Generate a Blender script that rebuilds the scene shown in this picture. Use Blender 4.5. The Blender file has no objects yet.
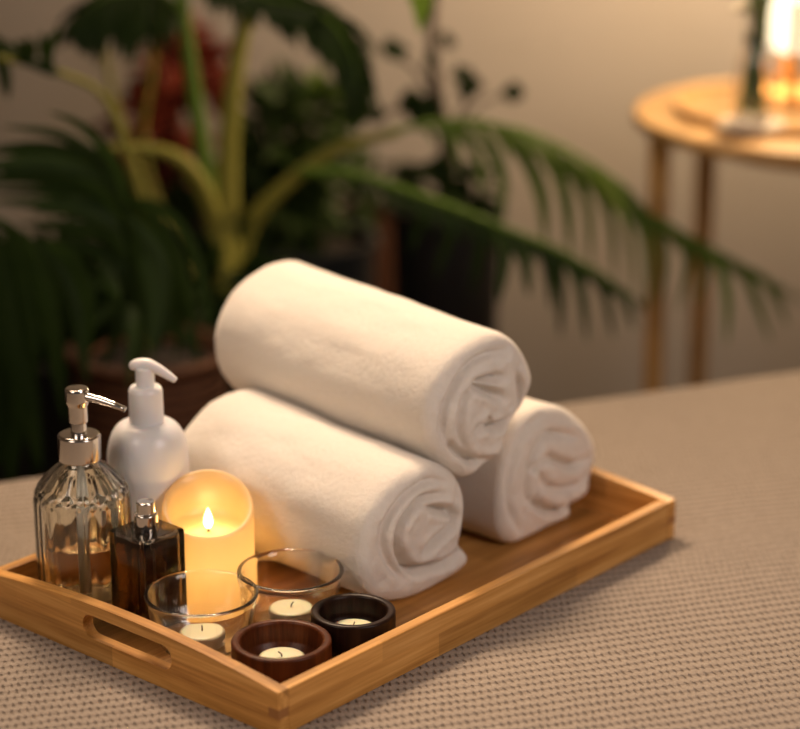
import bpy, math, random
from mathutils import Vector, Matrix
R = math.radians
C = bpy.context.scene.collection
scene = bpy.context.scene

# ------------------------------------------------------------------ camera
FPX, PITCH, CAMZ = 2200.0, 0.3151, 0.7959
cam_data = bpy.data.cameras.new('camera')
cam_data.sensor_width = 36.0
cam_data.lens = FPX / 800.0 * 36.0
cam_data.clip_start = 0.05
cam = bpy.data.objects.new('camera', cam_data)
cam.location = (0, 0, CAMZ)
cam.rotation_euler = (math.pi / 2 - PITCH, 0, 0)
C.objects.link(cam)
scene.camera = cam
cam_data.dof.use_dof = True
cam_data.dof.focus_distance = 1.80
cam_data.dof.aperture_fstop = 2.45

# ------------------------------------------------------------------ world, light, exposure
scene.view_settings.view_transform = 'Standard'
scene.view_settings.look = 'None'
scene.view_settings.gamma = 1.0
scene.view_settings.use_curve_mapping = False
scene.view_settings.exposure = 0.70
scene.cycles.use_denoising = True
scene.cycles.max_bounces = 16
scene.cycles.transmission_bounces = 14
scene.cycles.transparent_max_bounces = 12
scene.cycles.sample_clamp_indirect = 12.0
scene.cycles.caustics_reflective = False
scene.cycles.caustics_refractive = True
world = bpy.data.worlds.new('room_glow')
scene.world = world
world.use_nodes = True
world.node_tree.nodes['Background'].inputs[0].default_value = (0.60, 0.54, 0.52, 1)
world.node_tree.nodes['Background'].inputs[1].default_value = 0.10

def area(name, loc, target, size, power, col, size_y=None):
    l = bpy.data.lights.new(name, 'AREA')
    l.size = size
    if size_y:
        l.shape = 'RECTANGLE'; l.size_y = size_y
    l.energy = power; l.color = col
    o = bpy.data.objects.new(name, l)
    o.location = loc
    o.rotation_euler = (Vector(target) - Vector(loc)).to_track_quat('-Z', 'Y').to_euler()
    C.objects.link(o)
    return o

area('ceiling_softbox', (-0.50, 2.35, 1.20), (0.05, 1.72, 0.05), 0.45, 1.5, (1.0, 0.72, 0.48)).data.spread = R(100)
area('ceiling_bulb', (-0.34, 2.60, 1.45), (0.05, 1.70, 0.05), 0.15, 1.9, (1.0, 0.735, 0.50)).data.spread = R(90)
area('ceiling_bulb', (-0.16, 2.62, 1.45), (0.05, 1.70, 0.05), 0.15, 1.9, (1.0, 0.735, 0.50)).data.spread = R(90)
area('room_fill', (0.95, 0.75, 0.95), (0.12, 1.75, 0.0), 0.6, 1.9, (1.0, 0.85, 0.78)).data.spread = R(100)
area('left_fill', (-0.95, 0.85, 1.0), (-0.05, 1.75, 0.0), 0.6, 1.25, (1.0, 0.80, 0.64)).data.spread = R(100)  # added fill light from the front left, no window behind it

# ------------------------------------------------------------------ pixel -> place helpers
cp, sp = math.cos(PITCH), math.sin(PITCH)
CAM = Vector((0, 0, CAMZ))
def ray(x, y):
    dx, dy = (x - 400) / FPX, -(y - 364.5) / FPX
    return Vector((dx, cp + dy * sp, -sp + dy * cp))
def on_z(x, y, z):
    r = ray(x, y); return CAM + r * ((z - CAMZ) / r.z)
def at(x, y, Y):
    r = ray(x, y); return CAM + r * (Y / r.y)

# ------------------------------------------------------------------ object helpers
def link(name, V, Fc, mat=None, parent=None, smooth=True, bevel=0, segs=3, subd=0):
    me = bpy.data.meshes.new(name)
    me.from_pydata([tuple(v) for v in V], [], Fc)
    me.validate(); me.update()
    if smooth:
        me.polygons.foreach_set('use_smooth', [True] * len(me.polygons))
    if mat: me.materials.append(mat)
    o = bpy.data.objects.new(name, me)
    C.objects.link(o)
    if parent: o.parent = parent
    if bevel:
        m = o.modifiers.new('bevel', 'BEVEL'); m.width = bevel; m.segments = segs; m.limit_method = 'ANGLE'; m.angle_limit = R(35)
        m.harden_normals = False
    if subd:
        m = o.modifiers.new('sub', 'SUBSURF'); m.levels = subd; m.render_levels = subd
    return o
def thing(name, label, cat, loc=(0, 0, 0), rz=0, group=None):
    o = bpy.data.objects.new(name, None)
    o.empty_display_size = 0.05
    C.objects.link(o); o.location = loc; o.rotation_euler = (0, 0, rz)
    o['label'] = label; o['category'] = cat
    if group: o['group'] = group
    return o
def tag(o, label, cat, group=None):
    o['label'] = label; o['category'] = cat
    if group: o['group'] = group
    return o
def structure(o):
    o['kind'] = 'structure'; return o
def box(V, Fc, x0, x1, y0, y1, z0, z1):
    b = len(V)
    V += [(x0,y0,z0),(x1,y0,z0),(x1,y1,z0),(x0,y1,z0),(x0,y0,z1),(x1,y0,z1),(x1,y1,z1),(x0,y1,z1)]
    Fc += [tuple(b+i for i in f) for f in [(0,3,2,1),(4,5,6,7),(0,1,5,4),(1,2,6,5),(2,3,7,6),(3,0,4,7)]]
def lathe(prof, n=64, mod=None, closed=False, V=None, Fc=None, off=(0,0,0)):
    """prof: list of (r, z); r==0 makes a pole; mod(r, z, theta)->r; closed joins last to first"""
    V = [] if V is None else V; Fc = [] if Fc is None else Fc
    rings = []
    for r, z in prof:
        if r <= 1e-9:
            V.append((off[0], off[1], off[2] + z)); rings.append([len(V) - 1])
        else:
            ring = []
            for k in range(n):
                t = 2 * math.pi * k / n
                rr = mod(r, z, t) if mod else r
                V.append((off[0] + rr * math.cos(t), off[1] + rr * math.sin(t), off[2] + z)); ring.append(len(V) - 1)
            rings.append(ring)
    m = len(rings)
    for i in range(m if closed else m - 1):
        a, b = rings[i], rings[(i + 1) % m]
        for k in range(n):
            k2 = (k + 1) % n
            if len(a) == 1 and len(b) == 1: continue
            if len(a) == 1: Fc.append((a[0], b[k2], b[k]))
            elif len(b) == 1: Fc.append((a[k], a[k2], b[0]))
            else: Fc.append((a[k], a[k2], b[k2], b[k]))
    return V, Fc
def rnd(pts, r, seg=5):
    """round the corners of an open (r,z) profile"""
    out = [pts[0]]
    for i in range(1, len(pts) - 1):
        p0, p1, p2 = Vector(pts[i-1]), Vector(pts[i]), Vector(pts[i+1])
        a, b = (p0 - p1), (p2 - p1)
        rr = min(r, a.length * .49, b.length * .49)
        a, b = p1 + a.normalized() * rr, p1 + b.normalized() * rr
        for k in range(seg + 1):
            t = k / seg
            q = a * (1 - t) ** 2 + p1 * 2 * t * (1 - t) + b * t * t
            out.append((q.x, q.y))
    out.append(pts[-1])
    return out
def tube(V, Fc, pts, rad, n=8, cap=True):
    pts = [Vector(p) for p in pts]
    base = len(V); m = len(pts)
    up = Vector((0.13, 0.21, 1)).normalized()
    prev = None
    for i, p in enumerate(pts):
        t = (pts[min(i+1, m-1)] - pts[max(i-1, 0)]).normalized()
        s = t.cross(up) if prev is None else prev - t * prev.dot(t)
        if s.length < 1e-4: s = t.cross(Vector((1, 0, 0)))
        s.normalize(); prev = s; w = s.cross(t)
        r = rad[i] if isinstance(rad, (list, tuple)) else rad
        for k in range(n):
            a = 2 * math.pi * k / n
            V.append(tuple(p + s * (r * math.cos(a)) + w * (r * math.sin(a))))
    for i in range(m - 1):
        for k in range(n):
            k2 = (k + 1) % n
            Fc.append((base+i*n+k, base+i*n+k2, base+(i+1)*n+k2, base+(i+1)*n+k))
    if cap:
        Fc.append(tuple(base + k for k in range(n))[::-1])
        Fc.append(tuple(base + (m-1)*n + k for k in range(n)))
def spline(pts, n):
    P = [Vector(p) for p in pts]
    P = [P[0] * 2 - P[1]] + P + [P[-1] * 2 - P[-2]]
    out = []; segs = len(P) - 3
    for i in range(n):
        u = i / (n - 1) * segs; k = min(int(u), segs - 1); t = u - k
        a, b, c, d = P[k:k+4]
        out.append(0.5 * ((2*b) + (c-a)*t + (2*a-5*b+4*c-d)*t*t + (3*b-a-3*c+d)*t**3))
    return out

# ------------------------------------------------------------------ materials
class NT:
    def __init__(s, name):
        s.m = bpy.data.materials.new(name); s.m.use_nodes = True
        s.t = s.m.node_tree; s.n = s.t.nodes; s.l = s.t.links
        s.b = s.n['Principled BSDF']; s.out = s.n['Material Output']
    def add(s, ty, **kw):
        n = s.n.new(ty)
        for k, v in kw.items():
            if k.startswith('i_'): n.inputs[int(k[2:]) if k[2:].isdigit() else k[2:].replace('_', ' ')].default_value = v
            else: setattr(n, k, v)
        return n
    def link(s, a, b): s.l.new(a, b)
    def coords(s, scale=(1,1,1), rot=(0,0,0)):
        tc = s.add('ShaderNodeTexCoord'); mp = s.add('ShaderNodeMapping')
        mp.inputs['Scale'].default_value = scale; mp.inputs['Rotation'].default_value = rot
        s.link(tc.outputs['Object'], mp.inputs[0]); return mp.outputs[0]
    def noise(s, vec, scale, detail=3, rough=.5):
        n = s.add('ShaderNodeTexNoise'); n.inputs['Scale'].default_value = scale
        n.inputs['Detail'].default_value = detail; n.inputs['Roughness'].default_value = rough
        s.link(vec, n.inputs['Vector']); return n.outputs['Fac']
    def ramp(s, fac, stops):
        r = s.add('ShaderNodeValToRGB'); e = r.color_ramp.elements
        e[0].position, e[0].color = stops[0][0], (*stops[0][1], 1)
        e[1].position, e[1].color = stops[-1][0], (*stops[-1][1], 1)
        for p, c in stops[1:-1]:
            q = e.new(p); q.color = (*c, 1)
        s.link(fac, r.inputs[0]); return r.outputs[0]
    def math(s, op, a, b=None, c=None):
        n = s.add('ShaderNodeMath', operation=op)
        for i, v in enumerate((a, b, c)):
            if v is None: continue
            if isinstance(v, (int, float)): n.inputs[i].default_value = v
            else: s.link(v, n.inputs[i])
        return n.outputs[0]
    def mix(s, fac, a, b, mode='MIX'):
        n = s.add('ShaderNodeMix', data_type='RGBA', blend_type=mode)
        for i, v in ((0, fac), (6, a), (7, b)):
            if isinstance(v, (int, float)): n.inputs[i].default_value = v
            elif isinstance(v, tuple): n.inputs[i].default_value = (*v, 1)
            else: s.link(v, n.inputs[i])
        return n.outputs[2]
    def bump(s, h, strength, dist):
        b = s.add('ShaderNodeBump'); b.inputs['Strength'].default_value = strength; b.inputs['Distance'].default_value = dist
        s.link(h, b.inputs['Height']); s.link(b.outputs[0], s.b.inputs['Normal']); return b
    def set(s, **kw):
        for k, v in kw.items():
            k = k.replace('_', ' ')
            if k == 'Base Color' or k.endswith('Tint') or k == 'Emission Color' : v = (*v, 1)
            s.b.inputs[k].default_value = v
        return s
def plain(name, col, rough=.6, **kw):
    t = NT(name); t.set(Base_Color=col, Roughness=rough, **kw)
    v = t.coords(); f = t.noise(v, 60, 3)
    c = t.mix(f, tuple(x * .9 for x in col), tuple(min(1, x * 1.08) for x in col))
    t.link(c, t.b.inputs['Base Color'])
    return t.m

def wood(name, axis, dark, mid, light, scale=1.0, rough=.42, strip=.021, spec=.35):
    """grain runs along axis ('x','y','z'); laminated strips across it"""
    t = NT(name)
    st = {'x': (4, 90, 90), 'y': (90, 4, 90), 'z': (90, 90, 4)}[axis]
    v = t.coords(tuple(q * scale for q in st))
    f1 = t.noise(v, 1.0, 5, .6)
    v2 = t.coords(tuple(q * scale * (4 if q > 10 else 2.2) for q in st))
    f2 = t.noise(v2, 1.0, 3, .6)
    f = t.math('ADD', t.math('MULTIPLY', f1, .7), t.math('MULTIPLY', f2, .3))
    c = t.ramp(f, [(.37, dark), (.5, mid), (.63, light)])
    tc = t.add('ShaderNodeTexCoord'); sx = t.add('ShaderNodeSeparateXYZ'); t.link(tc.outputs['Object'], sx.inputs[0])
    along = {'x': 0, 'y': 1, 'z': 2}[axis]
    oth = [i for i in range(3) if i != along]
    a = t.math('FLOOR', t.math('DIVIDE', t.math('ADD', sx.outputs[oth[0]], t.math('MULTIPLY', sx.outputs[oth[1]], 1.0)), strip))
    seg = t.math('FLOOR', t.math('ADD', t.math('DIVIDE', sx.outputs[along], .19), t.math('MULTIPLY', a, .37)))
    wn = t.add('ShaderNodeTexWhiteNoise', noise_dimensions='2D')
    cb = t.add('ShaderNodeCombineXYZ'); t.link(a, cb.inputs[0]); t.link(seg, cb.inputs[1]); t.link(cb.outputs[0], wn.inputs['Vector'])
    g = t.math('ADD', t.math('MULTIPLY', wn.outputs['Value'], .38), .80)
    gc = t.add('ShaderNodeCombineColor')
    for i in range(3): t.link(g, gc.inputs[i])
    c2 = t.mix(1.0, c, gc.outputs[0], 'MULTIPLY')
    t.link(c2, t.b.inputs['Base Color'])
    t.set(Roughness=rough, Specular_IOR_Level=spec)
    t.bump(f, .12, .0006)
    return t.m
BD, BM, BL = (.32, .135, .028), (.51, .25, .062), (.65, .35, .11)
m_bx = wood('bamboo_lengthwise', 'x', BD, BM, BL)
m_by = wood('bamboo_crosswise', 'y', BD, BM, BL)
m_bfloor = wood('bamboo_floor', 'x', (.25, .11, .024), (.40, .19, .05), (.50, .26, .08), strip=.03, rough=.35)  # same wood as the panels, shade inside the tray painted as darker tones
m_bend = plain('bamboo_end_grain', (.34, .145, .04), .55)
m_table = wood('pale_oak', 'x', (.48, .27, .10), (.60, .36, .15), (.68, .44, .20), scale=.5, strip=.06, rough=.45)
m_tableleg = wood('oak_leg', 'z', (.52, .27, .08), (.64, .35, .115), (.72, .42, .15), scale=.5, strip=.2, rough=.5)

def towel_mat():
    t = NT('white_terry_cotton')
    v = t.coords()
    f = t.noise(v, 900, 4, .7); f2 = t.noise(v, 220, 3, .6); f3 = t.noise(v, 35, 3, .6)
    h = t.math('ADD', t.math('MULTIPLY', f, .5), t.math('ADD', t.math('MULTIPLY', f2, .7), t.math('MULTIPLY', f3, .5)))
    t.link(t.mix(f2, (.745, .685, .61), (.825, .77, .70)), t.b.inputs['Base Color'])
    t.set(Roughness=.95, Specular_IOR_Level=.1, Sheen_Weight=.35, Sheen_Roughness=.5, Subsurface_Weight=.12, Subsurface_Scale=.01)
    t.b.inputs['Subsurface Radius'].default_value = (1, .7, .5)
    t.bump(h, .55, .0022)
    return t.m
m_towel = towel_mat()

def knit():
    t = NT('beige_knit')
    tc = t.add('ShaderNodeTexCoord'); nz = t.add('ShaderNodeTexNoise'); nz.inputs['Scale'].default_value = 9
    t.link(tc.outputs['Object'], nz.inputs['Vector'])
    mx = t.add('ShaderNodeVectorMath', operation='MULTIPLY_ADD')
    t.link(nz.outputs['Color'], mx.inputs[0]); mx.inputs[1].default_value = (.012, .012, 0)
    nz2 = t.add('ShaderNodeTexNoise'); nz2.inputs['Scale'].default_value = 150; t.link(tc.outputs['Object'], nz2.inputs['Vector'])
    mp = t.add('ShaderNodeMapping'); mp.inputs['Rotation'].default_value = (0, 0, .10); t.link(tc.outputs['Object'], mp.inputs[0])
    m0 = t.add('ShaderNodeVectorMath', operation='MULTIPLY_ADD'); m0.inputs[1].default_value = (.0042, .0052, 0)
    t.link(nz2.outputs['Color'], m0.inputs[0]); t.link(mp.outputs[0], m0.inputs[2])
    t.link(m0.outputs[0], mx.inputs[2])
    sx = t.add('ShaderNodeSeparateXYZ'); t.link(mx.outputs[0], sx.inputs[0])
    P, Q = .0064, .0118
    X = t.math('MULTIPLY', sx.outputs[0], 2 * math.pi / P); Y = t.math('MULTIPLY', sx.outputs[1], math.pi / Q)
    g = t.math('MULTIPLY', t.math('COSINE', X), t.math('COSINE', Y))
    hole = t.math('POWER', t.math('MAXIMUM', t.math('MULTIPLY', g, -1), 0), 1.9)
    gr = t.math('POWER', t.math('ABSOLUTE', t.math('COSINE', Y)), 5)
    fib = t.noise(t.coords((1, 1, 1)), 700, 3, .7)
    big = t.noise(t.coords((1, 1, 1)), 130, 3, .7)
    h = t.math('SUBTRACT', t.math('ADD', t.math('MULTIPLY', fib, .35), t.math('MULTIPLY', big, .5)), t.math('ADD', t.math('MULTIPLY', hole, 1.0), t.math('MULTIPLY', gr, .45)))
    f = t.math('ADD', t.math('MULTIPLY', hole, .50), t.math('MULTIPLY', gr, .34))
    fb = t.ramp(t.noise(t.coords((1, 1, 1)), 420, 4, .75), [(.3, (0, 0, 0)), (.7, (1, 1, 1))])
    base = t.mix(t.math('ADD', t.math('MULTIPLY', big, .45), t.math('MULTIPLY', fb, .55)), (.24, .190, .150), (.44, .37, .305))
    c = t.mix(f, base, (.10, .068, .046))  # shade in the stitch holes and row grooves painted into the colour
    t.link(c, t.b.inputs['Base Color'])
    t.set(Roughness=.95, Specular_IOR_Level=.1, Sheen_Weight=.15)
    t.bump(h, .8, .0028)
    return t.m
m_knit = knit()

def glass(name, col=(1, 1, 1), rough=0.0, ior=1.45, sheen=.45):
    t = NT(name); t.n.remove(t.b)
    g = t.add('ShaderNodeBsdfGlass'); g.inputs['Color'].default_value = (*col, 1)
    g.inputs['Roughness'].default_value = rough; g.inputs['IOR'].default_value = ior
    gl = t.add('ShaderNodeBsdfGlossy'); gl.inputs['Roughness'].default_value = .16; gl.inputs[0].default_value = (1, 1, 1, 1)
    mx = t.add('ShaderNodeMixShader'); fr = t.add('ShaderNodeFresnel'); fr.inputs[0].default_value = ior
    t.link(t.math('MULTIPLY', fr.outputs[0], sheen), mx.inputs[0])
    t.link(g.outputs[0], mx.inputs[1]); t.link(gl.outputs[0], mx.inputs[2])
    t.link(mx.outputs[0], t.out.inputs[0]); return t.m
m_glass = glass('clear_glass', (.99, .99, .985), .01, sheen=.42)
m_bottle_glass = glass('fluted_glass', (.97, .97, .94), .03)
m_smoke = glass('smoky_glass', (.60, .56, .51), .01, sheen=.2)
m_liquid = glass('pale_amber_liquid', (.93, .84, .68), ior=1.33, sheen=.1)
m_scent = glass('amber_scent', (.80, .66, .50), ior=1.36, sheen=.1)
m_dip = plain('translucent_plastic', (.75, .72, .66), .35)
t = NT('polished_chrome'); t.set(Base_Color=(.68, .65, .62), Metallic=1.0, Roughness=.10); m_chrome = t.m
t = NT('white_plastic'); t.set(Base_Color=(.80, .79, .80), Roughness=.28, Subsurface_Weight=.1, Subsurface_Scale=.01); m_plastic = t.m

def wax_mat():
    t = NT('ivory_wax_shell'); t.n.remove(t.b)
    v = t.coords((60, 60, 12)); f = t.noise(v, 1, 2)
    c = t.mix(f, (.92, .73, .40), (.95, .77, .46))
    d = t.add('ShaderNodeBsdfDiffuse'); tr = t.add('ShaderNodeBsdfTranslucent'); gl = t.add('ShaderNodeBsdfGlossy')
    gl.inputs['Roughness'].default_value = .3
    t.link(c, d.inputs[0]); t.link(c, tr.inputs[0])
    m1 = t.add('ShaderNodeMixShader'); m1.inputs[0].default_value = .55
    t.link(d.outputs[0], m1.inputs[1]); t.link(tr.outputs[0], m1.inputs[2])
    m2 = t.add('ShaderNodeMixShader'); m2.inputs[0].default_value = .04
    t.link(m1.outputs[0], m2.inputs[1]); t.link(gl.outputs[0], m2.inputs[2])
    t.link(m2.outputs[0], t.out.inputs[0]); return t.m
m_wax = wax_mat()
t = NT('tealight_wax'); t.set(Base_Color=(.86, .76, .52), Roughness=.35, Subsurface_Weight=.4, Subsurface_Scale=.01); m_tea = t.m
m_foil = plain('tealight_cup', (.60, .50, .34), .3, Transmission_Weight=.3)
m_wick = plain('burnt_wick', (.10, .07, .05), .8)
def emit(name, col, s):
    t = NT(name); t.n.remove(t.b); e = t.add('ShaderNodeEmission')
    e.inputs[0].default_value = (*col, 1); e.inputs[1].default_value = s
    t.link(e.outputs[0], t.out.inputs[0]); return t.m
m_flame = emit('flame', (1.0, .62, .20), 9)
m_shade = emit('lit_paper_shade', (1.0, .80, .52), 1.5)
m_brown = wood('red_brown_wood', 'z', (.042, .009, .002), (.068, .016, .004), (.10, .026, .006), scale=1.2, strip=.2, rough=.36, spec=.2)
m_dark = wood('near_black_wood', 'z', (.008, .003, .002), (.013, .005, .003), (.022, .009, .005), scale=1.2, strip=.2, rough=.36, spec=.2)

def leaf_mat(name, a, b, rough=.5, tr=.3, spec=.2):
    t = NT(name)
    f = t.noise(t.coords(), 14, 3)
    c = t.mix(f, a, b)
    t.link(c, t.b.inputs['Base Color']); t.set(Roughness=rough, Specular_IOR_Level=spec)
    x = t.add('ShaderNodeBsdfTranslucent'); t.link(c, x.inputs[0])
    m = t.add('ShaderNodeMixShader'); m.inputs[0].default_value = tr
    t.link(t.b.outputs[0], m.inputs[1]); t.link(x.outputs[0], m.inputs[2]); t.link(m.outputs[0], t.out.inputs[0])
    return t.m
m_leaf_dark = leaf_mat('dark_palm_leaf', (.012, .028, .006), (.030, .055, .012), spec=.12)
m_leaf_mid = leaf_mat('green_palm_leaf', (.055, .12, .016), (.14, .20, .035))
m_leaf_bright = leaf_mat('bright_leaf', (.10, .20, .02), (.19, .30, .04))
m_leaf_bush = leaf_mat('bush_leaf', (.025, .055, .012), (.07, .11, .03))
m_leaf_red = leaf_mat('red_leaf', (.20, .035, .02), (.34, .07, .04))
m_stem_green = leaf_mat('green_stem', (.08, .16, .015), (.13, .22, .03), tr=.05)
m_stem_yellow = leaf_mat('yellow_green_stem', (.20, .20, .03), (.30, .28, .06), tr=.05)
m_bark = plain('dark_bark', (.045, .028, .018), .8)
m_black_pot = plain('matt_black_planter', (.008, .008, .009), .5)
m_blue_pot = plain('blue_grey_planter', (.035, .045, .05), .5)
m_terra = plain('terracotta', (.10, .035, .016), .8)
m_soil = plain('potting_soil', (.02, .013, .009), .95)
def wicker():
    t = NT('brown_wicker'); v = t.coords()
    w = t.add('ShaderNodeTexWave', wave_type='BANDS', bands_direction='Z'); w.inputs['Scale'].default_value = 22; w.inputs['Distortion'].default_value = 2
    t.link(v, w.inputs[0])
    t.link(t.mix(w.outputs['Fac'], (.06, .022, .009), (.20, .075, .028)), t.b.inputs['Base Color'])
    t.set(Roughness=.75); t.bump(w.outputs['Fac'], .6, .008); return t.m
m_wicker = wicker()

# ------------------------------------------------------------------ the room
FLOORZ = -.62
def wall_mat():
    t = NT('warm_grey_plaster'); v = t.coords(); f = t.noise(v, 3, 3); f2 = t.noise(v, 120, 3)
    t.link(t.mix(f, (.43, .385, .355), (.49, .445, .415)), t.b.inputs['Base Color'])
    t.set(Roughness=.85); t.bump(f2, .15, .002); return t.m
m_wall = wall_mat()
m_floor = wood('dark_floor_boards', 'x', (.06, .03, .015), (.10, .05, .025), (.14, .075, .035), scale=.2, strip=.14, rough=.5)
def slab(name, x0, x1, y0, y1, z0, z1, mat):
    V, F = [], []; box(V, F, x0, x1, y0, y1, z0, z1)
    return structure(link(name, V, F, mat, smooth=False))
WALLY = 3.62
slab('floor', -2.4, 2.6, -1.2, WALLY + .1, FLOORZ - .1, FLOORZ, m_floor)
slab('wall_back', -2.4, 2.6, WALLY, WALLY + .1, FLOORZ, 2.0, m_wall)
slab('wall_left', -2.5, -2.4, -1.2, WALLY + .1, FLOORZ, 2.0, m_wall)
slab('wall_right', 2.6, 2.7, -1.2, WALLY + .1, FLOORZ, 2.0, m_wall)
slab('ceiling', -2.5, 2.7, -1.2, WALLY + .1, 2.0, 2.1, m_wall)
slab('baseboard_back', -2.4, 2.6, WALLY - .015, WALLY, FLOORZ, FLOORZ + .09, plain('white_trim_paint', (.5, .45, .4), .5))

# ------------------------------------------------------------------ bed with knitted blanket
BYAW = .392
bed = thing('massage_bed', 'massage bed under a beige knitted blanket, carrying the bamboo tray', 'bed', (0, 2.250, FLOORZ), BYAW)
def blanket():
    # local x along the bed's far edge, local y negative towards the camera, top at local z = -FLOORZ
    V, F = [], []; H = -FLOORZ
    prof = [(.012, H - .30), (.012, H - .05)]
    for k in range(7):
        a = k / 6 * math.pi / 2; prof.append((-.03 + .042 * math.cos(a), H - .042 + .042 * math.sin(a)))
    ys = [(-.03 - i * 1.25 / 60) for i in range(1, 61)]
    prof += [(y, H) for y in ys]
    y1 = ys[-1]
    for k in range(1, 7):
        a = k / 6 * math.pi / 2; prof.append((y1 - .042 * math.sin(a), H - .042 + .042 * math.cos(a)))
    prof += [(y1 - .042, H - .05), (y1 - .042, H - .30)]
    nx = 60
    for i in range(nx + 1):
        x = -1.25 + 2.5 * i / nx
        for (y, z) in prof: V.append((x, y, z))
    m = len(prof)
    for i in range(nx):
        for j in range(m - 1): F.append((i*m+j, i*m+j+1, (i+1)*m+j+1, (i+1)*m+j))
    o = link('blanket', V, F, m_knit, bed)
    s = o.modifiers.new('thick', 'SOLIDIFY'); s.thickness = .006; s.offset = -1
    return o
blanket()
V, F = [], []; box(V, F, -1.22, 1.22, -1.30, -.02, .44, .612)
link('mattress', V, F, plain('cream_vinyl', (.55, .48, .4), .6), bed, bevel=.03)
V, F = [], []; box(V, F, -1.2, 1.2, -1.28, -.04, .36, .44)
link('bed_frame', V, F, m_brown, bed, smooth=False, bevel=.005)
for sx_ in (-1.1, 1.1):
    for sy_ in (-1.2, -.12):
        V, F = [], []; box(V, F, sx_-.03, sx_+.03, sy_-.03, sy_+.03, 0, .36)
        link('leg', V, F, m_brown, bed, smooth=False, bevel=.004)

# ------------------------------------------------------------------ tray
TX, TY, TYAW, TW, TL, TH = -.0927, 1.516, .8532, .352, .533, .03825
TT = .011
FZ = .008
tray = thing('serving_tray', 'bamboo serving tray with arched slotted ends lying on the knitted blanket', 'tray', (TX, TY, .0), TYAW)
TU = Vector((math.cos(TYAW), math.sin(TYAW), 0)); TV = Vector((-math.sin(TYAW), math.cos(TYAW), 0))
V, F = [], []; box(V, F, TT - .002, TL - TT + .002, TT - .002, TW - TT + .002, .002, FZ)
link('tray_base', V, F, m_bfloor, tray, smooth=False)
for y0 in (0, TW - TT):
    V, F = [], []; box(V, F, TT, TL - TT, y0, y0 + TT, 0, TH)
    link('side_panel', V, F, m_bx, tray, smooth=False, bevel=.0012)
def end_panel(x0):
    # panel in the y-z plane with arched top and a stadium slot; built from an outer loop and slot loop
    n = 96; cy, cz, hl, hr = TW / 2 - .004, .0280, .043, .0105
    def top(y): return TH + .0105 * (1 - ((y - TW/2) / (TW/2)) ** 2)
    inner, outer = [], []
    for k in range(n):
        a = 2 * math.pi * k / n + 1e-4
        c, s = math.cos(a), math.sin(a)
        # stadium point
        per = k / n
        L = 4 * hl + 2 * math.pi * hr; d = per * L
        if d < 2*hl: p = (cy + hl - d, cz + hr)
        elif d < 2*hl + math.pi*hr: b = (d - 2*hl) / hr; p = (cy - hl - hr*math.sin(b), cz + hr*math.cos(b))
        elif d < 4*hl + math.pi*hr: p = (cy - hl + (d - 2*hl - math.pi*hr), cz - hr)
        else: b = (d - 4*hl - math.pi*hr) / hr; p = (cy + hl + hr*math.sin(b), cz - hr*math.cos(b))
        inner.append(p)
    # outer loop: split proportionally by matching corner indices
    i1 = int(round(2*hl / L * n)); i2 = int(round((2*hl + math.pi*hr) / L * n)); i3 = int(round((4*hl + math.pi*hr) / L * n))
    outer = [None] * n
    def seg(i, j, f):
        for k in range(i, j): outer[k % n] = f((k - i) / (j - i))
    m12 = (i1 + i2) // 2; m30 = (i3 + n) // 2
    seg(0, i1, lambda t: (TW*(1-t) + 0*t, None))
    seg(i1, m12 + (i2 - m12), lambda t: (0, TH * (1 - t)))
    seg(i2, i3, lambda t: (TW * t, 0))
    seg(i3, n, lambda t: (TW, TH * t))
    outer = [(y, top(y) if z is None else z) for y, z in outer]
    V, F = [], []
    for x in (x0, x0 + TT):
        V += [(x, *p) for p in outer] + [(x, *p) for p in inner]
    for k in range(n):
        k2 = (k + 1) % n
        F.append((k, n + k, n + k2, k2))
        F.append((2*n + k, 2*n + k2, 3*n + k2, 3*n + k))
        F.append((k, k2, 2*n + k2, 2*n + k))
        F.append((n + k2, n + k, 3*n + k, 3*n + k2))
    return link('handle_panel', V, F, m_by, tray, smooth=False, bevel=.0012)
panels = [end_panel(0), end_panel(TL - TT)]
for xx in (-.0003, TL - TT + .0003):
    for yy in (-.0003, TW - TT + .0003):
        V, F = [], []; box(V, F, xx, xx + TT, yy, yy + TT, .0155, .0235)
        link('finger_joint', V, F, m_bend, panels[0 if xx < .1 else 1], smooth=False)
def tray_pt(x, y, z=FZ): return Vector((TX, TY, 0)) + TU * x + TV * y + Vector((0, 0, z))

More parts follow.
